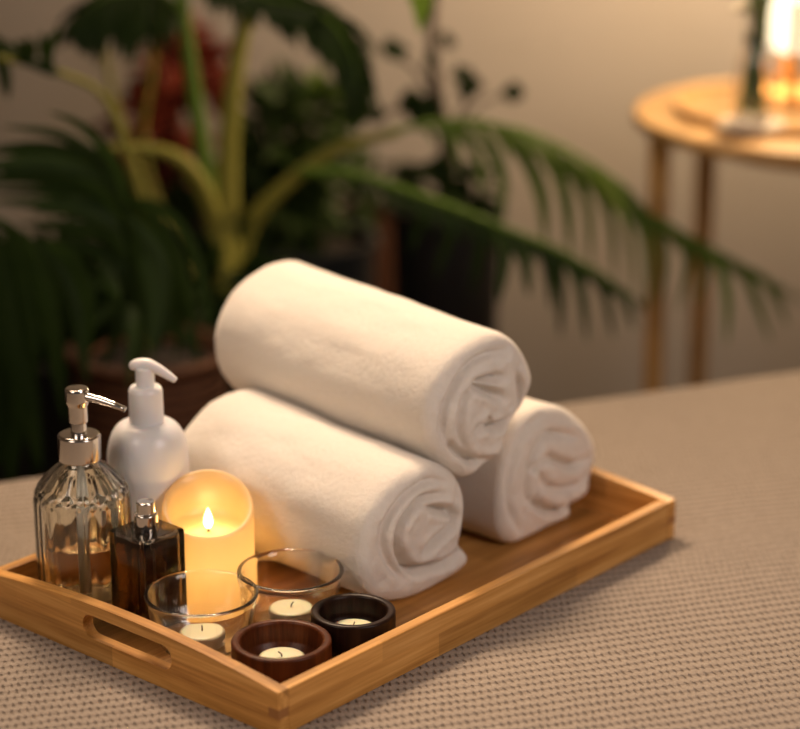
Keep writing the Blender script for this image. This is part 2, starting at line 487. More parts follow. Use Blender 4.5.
# ------------------------------------------------------------------ towels
random.seed(4)
def vnoise(seed):
    r = random.Random(seed)
    G = {}
    def h(i, j, k):
        key = (i, j, k)
        if key not in G: G[key] = random.Random(hash((seed, i * 7919, j * 104729, k * 1299709))).uniform(-1, 1)
        return G[key]
    def f(x, y, z):
        i, j, k = math.floor(x), math.floor(y), math.floor(z); a, b, c = x-i, y-j, z-k
        a, b, c = a*a*(3-2*a), b*b*(3-2*b), c*c*(3-2*c)
        v = 0
        for di in (0, 1):
            for dj in (0, 1):
                for dk in (0, 1):
                    v += h(i+di, j+dj, k+dk) * (a if di else 1-a) * (b if dj else 1-b) * (c if dk else 1-c)
        return v
    return f
def smooth_loop(O, n):
    """periodic Catmull-Rom through the outline -> polar radius table with n entries"""
    m = len(O); P = []
    for i in range(m):
        a, b, c, d = [Vector(O[(i + q) % m]) for q in (-1, 0, 1, 2)]
        for s in range(12):
            t = s / 12
            P.append(0.5 * ((2*b) + (c-a)*t + (2*a-5*b+4*c-d)*t*t + (3*b-a-3*c+d)*t**3))
    pol = sorted([(math.atan2(p.y, p.x) % (2*math.pi), p.length) for p in P])
    ang = [p[0] for p in pol]; rad = [p[1] for p in pol]
    ang = [ang[-1] - 2*math.pi] + ang + [ang[0] + 2*math.pi]; rad = [rad[-1]] + rad + [rad[0]]
    out = []; j = 0
    for k in range(n):
        a = 2*math.pi*k/n
        while ang[j+1] < a: j += 1
        t = (a - ang[j]) / max(1e-9, ang[j+1] - ang[j]); out.append(rad[j]*(1-t) + rad[j+1]*t)
    for _ in range(2): out = [(out[k-1] + 2*out[k] + out[(k+1) % n]) / 4 for k in range(n)]
    return out
def seg_dist(p, q0, q1):
    dx, dy = q1[0]-q0[0], q1[1]-q0[1]; L2 = dx*dx+dy*dy
    t = max(0, min(1, ((p[0]-q0[0])*dx + (p[1]-q0[1])*dy) / L2)) if L2 else 0
    ex, ey = p[0]-q0[0]-t*dx, p[1]-q0[1]-t*dy
    return math.hypot(ex, ey), t, (dx*ey - dy*ex)
def towel(label, centre, yaw, length, O, creases, seed, sa=1.0, back=1.0, flap=False, tilt=0, shift=0):
    O = [(a*sa, b) for a, b in O]
    N = 220
    Rf = smooth_loop(O, N)
    mean = sum(Rf) / N
    nz = vnoise(seed); zlow = -min(b for a, b in O)
    # body outline: the front outline softened
    Rb = Rf[:]
    for _ in range(60 if not flap else 14): Rb = [(Rb[k-1] + 2*Rb[k] + Rb[(k+1) % N]) / 4 for k in range(N)]
    CR = []
    for dep, w, L in creases:
        pts = spline([(a*sa, b, 0) for a, b in L], 5 * len(L))
        CR.append((dep * .0052, w * .0030, [(p.x, p.y) for p in pts]))
    def height(a, b, rho):
        h = 0.004 * (1 - rho * rho)
        for dep, w, L in CR:
            best = (9, 0, 0, 0)
            for i in range(len(L) - 1):
                d = seg_dist((a, b), L[i], L[i+1])
                if d[0] < best[0]: best = (d[0], i + d[1], d[2], 0)
            d = best[0]; u = best[1] / (len(L) - 1)
            taper = min(1, u * 5 + .15) * min(1, (1 - u) * 5 + .25)
            h -= dep * taper * (math.exp(-(d/w)**2) * .9 + math.exp(-(d/(w*2.4))**2) * .55)
            h += dep * .25 * taper * math.exp(-((d - w*2.6)/(w*1.6))**2)
        h += .0016 * nz(a*60, b*60, 3) + .0008 * nz(a*140, b*140, 7)
        return h
    V, F = [], []
    M = 56; re = .012
    V.append((0, -height(0, 0, 0), 0))
    rings = []
    for i in range(1, M + 1):
        rho = 1 - (1 - i / M) ** 1.15
        ring = []
        for k in range(N):
            th = 2*math.pi*k/N; r = Rf[k] * rho
            a, b = r*math.cos(th), r*math.sin(th)
            e = (Rf[k] - r) / re           # distance from the outer edge: rounded lip
            lip = re * (1 - math.sqrt(max(0, 1 - (1 - min(1, e))**2))) if e < 1 else 0
            fade = min(1, e)
            rr = r - (0)
            V.append((a, -height(a, b, rho) * fade + lip, b)); ring.append(len(V) - 1)
        rings.append(ring)
    for k in range(N): F.append((0, rings[0][k], rings[0][(k+1) % N]))
    J = 90
    front_lip = re
    for j in range(1, J + 1):
        y = front_lip + (length - 2*front_lip) * j / J
        s = min(1, (y - front_lip) / .07); s = s*s*(3-2*s)
        taper = 1 + (back - 1) * (y / length)
        ring = []
        for k in range(N):
            th = 2*math.pi*k/N; r = (Rf[k]*(1-s) + Rb[k]*s) * taper
            r += (.0016 * nz(math.cos(th)*2.2, math.sin(th)*2.2, y*16) + .0006 * nz(math.cos(th)*6+9, math.sin(th)*6, y*45)) * s
            V.append((r*math.cos(th) + shift * y, y, r*math.sin(th) + (taper - 1) * zlow)); ring.append(len(V) - 1)
        rings.append(ring)
    zo = (taper - 1) * zlow; xo = shift * y
    Rl = [math.hypot(V[q][0] - xo, V[q][2] - zo) for q in rings[-1]]
    for i in range(1, 24):
        rho = 1 - i / 24; ring = []
        for k in range(N):
            th = 2*math.pi*k/N; r = Rl[k]*rho; e = (Rl[k]-r)/.016
            lip = .016 * math.sqrt(max(0, 1 - (1-min(1, e))**2))
            sw = .003 * math.sin(rho * 22 + th) * min(1, e)
            V.append((xo + r*math.cos(th), length - re + lip*.75 + sw, zo + r*math.sin(th))); ring.append(len(V) - 1)
        rings.append(ring)
    V.append((xo, length, zo)); last = len(V) - 1
    for i in range(len(rings) - 1):
        a, b = rings[i], rings[i+1]
        for k in range(N):
            k2 = (k+1) % N; F.append((a[k], b[k], b[k2], a[k2]))
    for k in range(N): F.append((rings[-1][k], last, rings[-1][(k+1) % N]))
    zmin = min(v[2] for v in V)
    o = link('rolled_towel', V, F, m_towel)
    o.location = centre; o.rotation_euler = (tilt, 0, yaw)
    tag(o, label, 'towel', 'rolled towels in the tray')
    return o, zmin

NEAR_O = [(0.0631, 0.0032), (0.0605, -0.0148), (0.0563, -0.0283), (0.0675, -0.0422), (0.0638, -0.0517), (0.0452, -0.0565), (0.0169, -0.0602), (-0.0109, -0.0596), (-0.0381, -0.0520), (-0.0567, -0.0370), (-0.0658, -0.0115), (-0.0643, 0.0081), (-0.0576, 0.0281), (-0.0431, 0.0438), (-0.0217, 0.0568), (0.0026, 0.0602), (0.0245, 0.0572), (0.0442, 0.0468), (0.057, 0.032), (0.063, 0.0158)]
NEAR_C = [(1, 1, [(0.0386, 0.0371), (0.0163, 0.0453), (-0.0056, 0.0433), (-0.0271, 0.0333), (-0.0392, 0.0187), (-0.0406, -0.0011), (-0.0299, -0.0227), (-0.0136, -0.038)]),
   (2, 1, [(0.0303, 0.0291), (0.0136, 0.0318), (-0.0028, 0.0304), (-0.0191, 0.0209), (-0.0272, 0.0071), (-0.0232, -0.0104), (-0.0082, -0.0294), (0.014, -0.0352), (0.0393, -0.0368), (0.0564, -0.0304)]),
   (2, 1, [(0.0027, 0.0258), (0.0248, 0.0163), (0.0446, 0.0065), (0.046, -0.0001), (0.0306, -0.008), (0.0139, -0.0134), (0.007, -0.0196)]),
   (.7, 1, [(0.0528, 0.0352), (0.0501, 0.0174), (0.0446, 0.0065)])]
RIGHT_O = [(0.078, 0.0030), (0.0705, -0.0212), (0.0642, -0.0362), (0.0375, -0.0413), (0.0413, -0.048), (0.0284, -0.0533), (-0.0014, -0.0533), (-0.0305, -0.0533), (-0.056, -0.0500), (-0.0687, -0.0367), (-0.0723, -0.0154), (-0.0712, 0.0108), (-0.067, 0.0316), (-0.0597, 0.0515), (-0.0446, 0.0672), (-0.0213, 0.0723), (0.0108, 0.0676), (0.0373, 0.0543), (0.0614, 0.0335), (0.0739, 0.0166)]
RIGHT_C = [(1, 1, [(-0.0084, 0.0669), (-0.0366, 0.0586), (-0.0549, 0.0415), (-0.0636, 0.0131), (-0.0599, -0.0145), (-0.0468, -0.0408)]),
   (1.5, 1, [(0.045, 0.0264), (0.0117, 0.0396), (-0.0141, 0.044), (-0.0312, 0.0308), (-0.037, 0.0102), (-0.0349, -0.0105), (-0.0267, -0.0196)]),
   (1.6, 1, [(-0.034, 0.016), (-0.0198, 0.0188), (-0.0055, 0.0217), (0.0126, 0.0124), (0.0359, 0.0015), (0.0593, 0.0021)]),
   (1.0, 1, [(0.0565, -0.0132), (0.0434, -0.0211), (0.0201, -0.0169), (-0.003, -0.0082), (-0.0162, 0.0045), (-0.0197, 0.0144)]),
   (2, 1, [(-0.0193, 0.0008), (-0.022, -0.0164), (-0.0056, -0.0301), (0.0209, -0.04), (0.0375, -0.0413)])]
TOP_O = [(0.0705, 0.0092), (0.0637, -0.0049), (0.0567, -0.0157), (0.0427, -0.029), (0.033, -0.0433), (0.0276, -0.0555), (0.0093, -0.0591), (-0.0088, -0.0648), (-0.024, -0.0608), (-0.0433, -0.0423), (-0.0595, -0.0219), (-0.0649, -0.0024), (-0.0623, 0.017), (-0.0518, 0.0364), (-0.0333, 0.0521), (-0.0091, 0.0607), (0.0156, 0.0634), (0.038, 0.0565), (0.0554, 0.0405), (0.0673, 0.0213)]
TOP_C = [(1, 1, [(0.0354, 0.0449), (0.0103, 0.0464), (-0.0116, 0.0432), (-0.0304, 0.0315), (-0.0437, 0.0125), (-0.0475, -0.0067), (-0.0421, -0.0212)]),
   (2, 1, [(-0.0421, -0.0212), (-0.0243, -0.037), (-0.0048, -0.0503), (0.0233, -0.0559), (0.0303, -0.0489)]),
   (1, 1, [(-0.01, 0.0237), (-0.0221, 0.0134), (-0.0274, -0.0015), (-0.0272, -0.0199), (-0.016, -0.037)]),
   (2, 1, [(0.0275, 0.0222), (0.0079, 0.0246), (-0.0091, 0.0235), (0.0109, 0.0117), (0.0265, 0.0019)]),
   (2, 1, [(0.003, -0.0171), (0.0171, -0.0227), (0.0397, -0.022), (0.0495, -0.014), (0.0506, 0.0024), (0.0444, 0.0245)]),
   (1.5, 1, [(0.0113, -0.0109), (0.003, -0.0171), (-0.0108, -0.0199)])]
towel('rolled white towel at the lower left of the stack, behind the candle and glass bowls', (0.0150, 1.7600, 0.0678), .8008, .250, NEAR_O, NEAR_C, 11, sa=1.03, flap=True, back=1.10)
towel('rolled white towel at the lower right of the stack, farthest from the candle', (0.1400, 1.9140, 0.0613), .872, .235, RIGHT_O, RIGHT_C, 23, sa=1.0, back=.97)
towel('rolled white towel on top of the two others', (0.0715, 1.8272, 0.1610), .7659, .292, TOP_O, TOP_C, 37, back=1.09, tilt=.0)

# ------------------------------------------------------------------ clear soap dispenser
def clear_dispenser():
    p = on_z(87, 602, FZ)
    t = thing('soap_dispenser', 'fluted clear glass soap dispenser with a chrome pump, half full', 'soap dispenser', p, 0); t.scale = (1.095, 1.095, 1.05)
    def mod(r, z, th):
        k = min(1, max(0, (r - .016) / .012))
        sh = min(1, max(0, (z - .092) / .008))
        return r * (1 - k * (.028 * (0.5 + 0.5*math.cos(24 * th)) * (1 - sh) + sh * .085 * abs(math.sin(9 * th + z * 260)) * abs(math.sin(9 * th - z * 260))))
    out = rnd([(0, .0005), (.0355, .0005), (.0375, .004), (.0380, .097), (.0355, .1045), (.021, .1200), (.0140, .1245), (.0140, .134)], .004)
    inn = rnd([(.0115, .134), (.0115, .124), (.018, .1165), (.0315, .1015), (.0338, .094), (.0333, .013), (.030, .009), (0, .0105)], .003)
    V, F = lathe(out[:-1] + [(.0140, .134)], 144, mod)
    V2, F2 = lathe(inn, 144)
    b = len(V); n = 144
    # rim ring bridging the outer and inner lips
    V += V2; F += [tuple(q + b for q in f) for f in F2]
    for k in range(n):
        k2 = (k+1) % n
        F.append((b - n + k, b - n + k2, b + k2, b + k))
    link('bottle', V, F, m_bottle_glass, t)
    V, F = lathe(rnd([(0, .0108), (.0298, .0093), (.0329, .0133), (.0330, .058), (0, .058)], .002, 3), 96)
    link('liquid', V, F, m_liquid, t)
    V, F = [], []; tube(V, F, [(0, 0, .013), (0, 0, .126)], .0028, 16)
    link('dip_tube', V, F, m_dip, t)
    V, F = lathe(rnd([(0, .1262), (.0163, .1262), (.0167, .1272), (.0167, .1470), (.0150, .1485), (.0066, .1485), (.0062, .149), (.0060, .160), (0, .160)], .0008), 64)
    link('collar', V, F, m_chrome, t)
    V, F = lathe(rnd([(0, .158), (.0072, .158), (.0074, .159), (.0078, .172), (.0093, .176), (.0093, .1855), (.0085, .187), (0, .1872)], .0008), 64)
    ph = link('pump_head', V, F, m_chrome, t)
    V, F = [], []
    tube(V, F, spline([(.004, -.0015, .1805), (.015, -.005, .1795), (.027, -.0090, .1768), (.036, -.0119, .1740), (.0385, -.0128, .1731)], 14), [.0036]*3 + [.0032]*3 + [.0028]*3 + [.0024]*3 + [.0023, .0022], 14)
    link('spout', V, F, m_chrome, ph)
clear_dispenser()

# ------------------------------------------------------------------ white lotion dispenser
def white_dispenser():
    p = on_z(152.5, 575, FZ)
    t = thing('lotion_dispenser', 'white round-shouldered lotion bottle with a white pump', 'lotion bottle', p, 0); t.scale = (1.065, 1.065, 1.025)
    pr = [(0, .0005), (.031, .0005), (.0335, .003), (.0340, .085)]
    for k in range(1, 15):
        a = k / 14 * math.pi / 2 * .93
        pr.append((.0125 + .0215 * math.cos(a) ** .68, .104 + .0385 * math.sin(a)))
    pr += [(.0125, .1425), (.0125, .15), (0, .15)]
    V, F = lathe(rnd(pr, .0025, 2), 72); link('bottle', V, F, m_plastic, t)
    V, F = lathe(rnd([(0, .141), (.0138, .141), (.0142, .142), (.0140, .1700), (.0125, .1735), (.0095, .1745), (0, .1745)], .0012), 64)
    link('collar', V, F, m_plastic, t)
    V, F = lathe(rnd([(0, .170), (.0078, .170), (.0078, .190), (0, .192)], .001), 48); link('pump_stem', V, F, m_plastic, t)
    V, F = [], []
    path = spline([(-.0125, .002, .1900), (-.006, .001, .1925), (.002, 0, .1930), (.011, -.003, .1900), (.020, -.006, .1850), (.0262, -.008, .1812)], 22)
    rad = [max(.0022, .0062 * math.sin(min(1, (i + 1.5) / 6) * math.pi / 2) * .88 if i < 10 else .0054 - (i - 9) * .00024) for i in range(22)]
    tube(V, F, path, rad, 18)
    o = link('pump_head', V, F, m_plastic, t, subd=1)
white_dispenser()

# ------------------------------------------------------------------ perfume bottle
def perfume():
    p = on_z(150, 619, FZ)
    t = thing('perfume_bottle', 'square smoky dark glass perfume bottle with a silver sprayer', 'perfume bottle', p, TYAW - .02)
    s, H = .0230, .083
    def sq(V, F, s, z0, z1, flip=False, rr=.0025):
        base = len(V)
        loop = []
        for qx, qy, a0 in ((1, 1, 0), (-1, 1, 90), (-1, -1, 180), (1, -1, 270)):
            for k in range(6):
                a = R(a0 + 90 * k / 5); loop.append((qx*(s-rr) + rr*math.cos(a), qy*(s-rr) + rr*math.sin(a)))
        levels = [(z0, s - .0018), (z0 + .0006, s - .0006), (z0 + .002, s), (z1 - .002, s), (z1 - .0006, s - .0006), (z1, s - .0018)]
        n = len(loop)
        for z, q in levels: V.extend([(x*q/s, y*q/s, z) for x, y in loop])
        fs = []
        for i in range(len(levels) - 1):
            for k in range(n): k2 = (k+1) % n; fs.append((base+i*n+k, base+i*n+k2, base+(i+1)*n+k2, base+(i+1)*n+k))
        fs.append(tuple(base+k for k in range(n))[::-1]); fs.append(tuple(base+(len(levels)-1)*n+k for k in range(n)))
        if flip: fs = [f[::-1] for f in fs]
        F += fs
    V, F = [], []; sq(V, F, s, .0005, H); sq(V, F, s - .0032, .009, H - .004, True, .006)
    link('bottle', V, F, m_smoke, t)
    V, F = [], []; sq(V, F, s - .0034, .0092, .074, False, .0058)
    link('scent', V, F, m_scent, t)
    V, F = lathe(rnd([(0, H - .001), (.0098, H - .001), (.0102, H), (.0102, H + .0135), (.0096, H + .0145), (.0080, H + .0150), (.0080, H + .024), (.0072, H + .0252), (.004, H + .0245), (0, H + .0245)], .0006), 48)
    link('sprayer', V, F, m_chrome, t)
    V, F = [], []; tube(V, F, [(0, 0, .013), (0, 0, H - .006)], .0013, 10); link('dip_tube', V, F, m_dip, t)
perfume()

# ------------------------------------------------------------------ flameless pillar candle
def candle():
    p = on_z(210.5, 599, FZ)
    t = thing('pillar_candle', 'lit ivory pillar candle with a slanted rim, beside the smoky bottle', 'candle', p, 0)
    r, n = .0392, 96
    def rim(th):   # lower towards the viewer, higher behind
        return .089 + .0165 * math.sin(th - .12) - .0012 * math.cos(2 * th)
    V, F = [], []
    rings = []
    def ring(rr, zf):
        q = []
        for k in range(n):
            th = 2*math.pi*k/n; V.append((rr*math.cos(th), rr*math.sin(th), zf(th))); q.append(len(V)-1)
        rings.append(q)
    ring(r - .001, lambda a: .0005); ring(r, lambda a: .002)
    for q in (.2, .4, .6, .8): ring(r, lambda a, q=q: q * rim(a))
    ring(r, lambda a: rim(a) - .003); ring(r - .0008, lambda a: rim(a) - .0006); ring(r - .0024, lambda a: rim(a))
    ring(r - .0042, lambda a: rim(a) - .0012)
    for q in (.25, .5, .75, 1.0):
        ring(r - .0050 - .004 * q, lambda a, q=q: rim(a) * (1 - q) + .0665 * q)
    ring(.018, lambda a: .0640); ring(.006, lambda a: .0635)
    V.append((0, 0, .0635)); c = len(V) - 1
    V.append((0, 0, .0005)); c0 = len(V) - 1
    for i in range(len(rings)-1):
        a, b = rings[i], rings[i+1]
        for k in range(n): k2 = (k+1) % n; F.append((a[k], a[k2], b[k2], b[k]))
    for k in range(n): F.append((rings[-1][k], rings[-1][(k+1) % n], c)); F.append((rings[0][(k+1) % n], rings[0][k], c0))
    link('wax_body', V, F, m_wax, t)
    V, F = [], []; tube(V, F, [(0, 0, .0633), (0, 0, .0670)], .0012, 8); wk = link('wick', V, F, m_wick, t)
    V, F = lathe([(0, .0662), (.0024, .0674), (.0040, .0707), (.0042, .0730), (.0034, .0775), (.0018, .0822), (0, .086)], 24)
    link('flame', V, F, m_flame, t)
    for nm, z, e, rad in (('flame_light', .078, .085, .004), ('inner_light', .036, .05, .014)):
        l = bpy.data.lights.new(nm, 'POINT'); l.energy = e; l.color = (1, .66, .28); l.shadow_soft_size = rad
        o = bpy.data.objects.new(nm, l); C.objects.link(o); o.parent = t; o.location = (0, 0 if z > .05 else 0, z)
candle()

# ------------------------------------------------------------------ bowls and tealights
def tealight(label, p):
    t = thing('tealight', label, 'tealight', p, random.uniform(0, 6), 'tealights standing in the little bowls')
    V, F = lathe(rnd([(0, .0002), (.0180, .0002), (.0188, .001), (.0190, .0100), (.0186, .0105), (.0182, .0100), (.0180, .008), (0, .008)], .0004, 3), 48)
    link('metal_cup', V, F, m_foil, t)
    V, F = lathe([(0, .0082), (.0165, .0082), (.0180, .0086), (.0178, .0106), (.016, .0111), (.004, .0108), (0, .0109)], 48)
    link('wax', V, F, m_tea, t)
    V, F = [], []; tube(V, F, spline([(0, 0, .0105), (.0004, 0, .013), (.0030, .001, .0145)], 6), .0006, 6); link('wick', V, F, m_wick, t)
def glass_bowl(label, x, y, r, H):
    p = tray_pt(x, y)
    o_ = [(0, .0003), (.030, .0003), (.034, .004), (.0385*r/.043, .022), (.0418*r/.043, H - .006), (r, H - .0028), (r + .0003, H - .0012), (r - .001, H)]
    i_ = [(r - .0036, H - .0006), (r - .0044, H - .003), (.0385*r/.043, H - .008), (.0355*r/.043, .023), (.0318, .0068), (.029, .0048), (0, .0046)]
    V, F = lathe(rnd(o_ + i_, .002, 4), 96)
    o = link('glass_bowl', V, F, m_glass); o.location = p
    tag(o, label, 'bowl', 'clear glass bowls')
    return p + Vector((0, 0, .0048))
def wood_bowl(label, x, y, r, H, mat):
    p = tray_pt(x, y)
    o_ = [(0, .0003), (r*.80, .0003), (r*.88, .003), (r*.97, .012), (r, .020), (r, H - .0012), (r - .0015, H)]
    i_ = [(r - .0055, H), (r - .0072, H - .0015), (r - .0085, .018), (r*.66, .0100), (r*.58, .0088), (0, .0086)]
    V, F = lathe(rnd(o_ + i_, .0012, 4), 96)
    o = link('wooden_bowl', V, F, mat); o.location = p
    tag(o, label, 'bowl', 'turned wooden bowls')
    return p + Vector((0, 0, .0087))
q = glass_bowl('clear glass bowl nearest the slotted handle, in front of the candle', .0630, .149, .0470, .050); tealight('tealight in the glass bowl nearest the slotted handle', q)
q = glass_bowl('clear glass bowl touching the lower left towel', .1455, .1265, .0450, .0500); tealight('tealight in the glass bowl beside the towel', q)
q = wood_bowl('reddish brown wooden bowl in the front corner of the tray', .0639, .0585, .0402, .035, m_brown); tealight('tealight in the reddish brown wooden bowl', q)
q = wood_bowl('near-black wooden bowl beside the reddish brown one', .1420, .0520, .0350, .036, m_dark); tealight('tealight in the near-black wooden bowl', q)

# ------------------------------------------------------------------ round side table and what stands on it
TD = 2.97                       # camera-space depth of its centre
tc_ = CAM + ray(834, 113) * TD; TZ = tc_.z
side = thing('side_table', 'round pale wooden side table with slim legs by the wall', 'side table', (tc_.x, tc_.y, FLOORZ), 0)
TR = .27; hh = TZ - FLOORZ
V, F = lathe(rnd([(0, hh - .020), (TR - .008, hh - .020), (TR, hh - .014), (TR, hh - .004), (TR - .003, hh), (0, hh)], .003), 96); link('tabletop', V, F, m_table, side)
V, F = lathe(rnd([(TR - .115, hh - .045), (TR - .098, hh - .045), (TR - .098, hh - .0205), (TR - .115, hh - .0205)], .001), 96, closed=True); link('apron', V, F, m_tableleg, side)
for ax, ay in ((-.238, -.035), (-.148, .165), (.155, .165), (.12, -.19)):
    V, F = [], []
    k = 1.03
    tube(V, F, [(ax*.97, ay, 0), (ax*.985, ay*.99, hh*.5), (ax*1.0, ay*.97, hh - .0205)], [.011, .0135, .015], 20); link('leg', V, F, m_tableleg, side)
tp = on_z(793, 113, TZ)
V, F = lathe(rnd([(0, .0), (.154, .0), (.158, .002), (.160, .011), (.158, .013), (.154, .012), (.151, .005), (0, .005)], .001), 96)
o = link('round_tray', V, F, m_table); o.location = (tp.x, tp.y, TZ + .0004); tag(o, 'low round wooden tray on the side table', 'tray')
cz_ = TZ + .0056
cp_ = on_z(751, 127, cz_)
V, F = lathe(rnd([(0, 0), (.042, 0), (.044, .003), (.043, .006), (0, .0065)], .001), 64)
o = link('coaster', V, F, plain('white_ceramic', (.8, .76, .68), .3)); o.location = (cp_.x, cp_.y, cz_); tag(o, 'white disc coaster under the bud vase', 'coaster')
vz = cz_ + .0068
V, F = lathe(rnd([(0, 0), (.021, 0), (.024, .004), (.024, .05), (.021, .075), (.0135, .105), (.0125, .135), (.015, .150), (.0138, .150), (.0112, .135), (.012, .105), (.019, .074), (.0215, .05), (.0215, .008), (0, .006)], .003), 64)
vase = link('bud_vase', V, F, m_glass); vase.location = (cp_.x, cp_.y, vz); tag(vase, 'clear glass bud vase on a white coaster', 'vase')
fl = thing('flower_sprig', 'green sprigs with a small white bloom, standing in the bud vase', 'flowers', (cp_.x, cp_.y, vz), 0)
for i, (dx, dy, tx, ty, tz, rr) in enumerate([(.015, 0, -.010, 0, .20, .0030), (-.015, .003, .012, .005, .22, .0032), (.002, -.014, .004, -.003, .19, .0026), (-.004, .006, -.018, .002, .146, .0016), (.011, .008, -.014, .004, .21, .003), (-.009, -.010, .018, .0, .18, .003), (.003, .012, .010, .0, .2, .003)]):
    V, F = [], []; tube(V, F, spline([(dx, dy, .010), (dx*.2, dy*.2, .11), (tx*.35, ty*.3, .14), (tx, ty, tz)], 12), rr, 8); link('stem', V, F, m_stem_green, fl)
def blade(V, F, p, d, w, L, W, droop=0.0, n=6, fold=.25, power=.7):
    """a pointed leaf: p base, d direction, w width direction"""
    p = Vector(p); d = Vector(d).normalized(); w = Vector(w)
    base = len(V); step = L / n
    for i in range(n + 1):
        t = i / n
        ww = W * math.sin(math.pi * min(1, (t * .94 + .03)) ** power) 
        s = (w - d * w.dot(d)).normalized(); up = s.cross(d)
        V.append(tuple(p - s * ww * .5 + up * ww * fold)); V.append(tuple(p)); V.append(tuple(p + s * ww * .5 + up * ww * fold))
        d = (d + Vector((0, 0, -droop / n))).normalized(); p = p + d * step
    for i in range(n):
        a = base + 3*i
        F.append((a, a+1, a+4, a+3)); F.append((a+1, a+2, a+5, a+4))
rs = random.Random(5)
V, F = [], []
for i in range(44):
    a = rs.uniform(0, 6.28); z = rs.uniform(.085, .20)
    blade(V, F, (.004 + .006*rs.uniform(-1, 1), .004*rs.uniform(-1, 1), z), (math.cos(a)*.35, math.sin(a)*.35, 1), (-math.sin(a), math.cos(a), 0), rs.uniform(.02, .045), .009, .3, 5)
link('foliage', V, F, m_leaf_mid, fl)
V, F = [], []
for i in range(34):
    a = i * 2.4; e = 1 - i / 34 * 1.5
    blade(V, F, (-.018, .002, .146), (math.cos(a)*math.cos(e), math.sin(a)*math.cos(e), math.sin(e)), (-math.sin(a), math.cos(a), 0), .012, .007, 0, 4)
link('bloom', V, F, plain('white_petals', (.85, .80, .66), .6), fl)
# lamp
lp = on_z(815, 99, TZ + .0056)
lamp = thing('table_lamp', 'glowing paper table lamp with slim wooden posts at the right edge', 'lamp', (lp.x, lp.y, TZ + .0056), 0)
V, F = lathe([(.056, .068), (.064, .072), (.0665, .09), (.0665, .24), (.064, .262), (.056, .268)], 64)
sh = link('lamp_shade', V, F, m_shade, lamp); sm = sh.modifiers.new('t', 'SOLIDIFY'); sm.thickness = .0015
V, F = lathe(rnd([(0, 0), (.060, 0), (.062, .004), (.060, .010), (0, .010)], .001), 64); link('lamp_base', V, F, m_tableleg, lamp)
V, F = [], []; tube(V, F, [(0, 0, .010), (0, 0, .075)], .008, 16); link('lamp_stem', V, F, m_tableleg, lamp)
l = bpy.data.lights.new('lamp_bulb', 'POINT'); l.energy = 21.0; l.color = (1, .70, .40); l.shadow_soft_size = .07
o = bpy.data.objects.new('lamp_bulb', l); C.objects.link(o); o.parent = lamp; o.location = (0, 0, .34)
for a in (103, 223, 343):
    V, F = [], []; x, y = .0735*math.cos(R(a+14)), .0735*math.sin(R(a+14))
    tube(V, F, [(x, y, 0.0), (x, y, .142)], .0068, 12); link('post', V, F, m_tableleg, lamp)

# ------------------------------------------------------------------ plants beyond the bed
def frond(parent, pts, n, length, width, mat, droop=1.2, spread=70, rach=.004, rmat=None, start=.15, seed=0, updir=(0, -.5, 1), wide=1.0):
    rs = random.Random(seed)
    o = parent.matrix_world.translation if False else Vector(parent.location)
    P = [p - o for p in spline([at(*q) for q in pts], 60)]
    V, F = [], []
    tube(V, F, P[::2], [rach * (1 - .75 * i / 29) for i in range(30)], 8)
    V0, F0 = V, F
    V, F = [], []
    U = Vector(updir).normalized()
    for i in range(n):
        t = start + (1 - start) * (i + rs.uniform(-.2, .2)) / n
        t = min(max(t, 0), .995)
        k = t * 59; j = min(int(k), 58); p = P[j].lerp(P[j+1], k - j); T = (P[min(j+2, 59)] - P[max(j-1, 0)]).normalized()
        S = T.cross(U).normalized()
        for sd in (-1, 1):
            a = R(spread * (1 - .45 * t)) ; env = math.sin(math.pi * min(1, (t - start) / (1 - start) * .80 + .17)) ** .7
            d = S * sd * math.sin(a) + T * math.cos(a) + Vector((0, 0, rs.uniform(-.1, .15)))
            blade(V, F, p, d, T * sd, length * env * rs.uniform(.85, 1.1), width * rs.uniform(.8, 1.15), droop * rs.uniform(.7, 1.3), 7, .18 * sd if True else 0)
    f = link('frond', V, F, mat, parent)
    link('rachis', V0, F0, rmat or m_stem_green, f)
    return f
def stem(parent, pts, r0, r1, mat, name='stem'):
    o = Vector(parent.location); P = [p - o for p in spline([at(*q) for q in pts], 24)]
    V, F = [], []; tube(V, F, P, [r0 + (r1 - r0) * i / 23 for i in range(24)], 12); return link(name, V, F, mat, parent)
def pot(parent, r_top, r_bot, H, mat, name='pot'):
    V, F = lathe(rnd([(0, 0), (r_bot, 0), (r_top, H - .02), (r_top + .006, H - .015), (r_top + .006, H), (r_top - .006, H), (r_top - .010, H - .03), (0, H - .03)], .004), 64)
    po = link(name, V, F, mat, parent)
    V, F = lathe([(0, H - .0295), (r_top - .0115, H - .0295), (r_top - .0115, H - .024), (0, H - .018)], 48)
    link('soil', V, F, m_soil, po)
def ground(x, Y): return Vector((at(x, 364.5, Y).x, Y, FLOORZ))

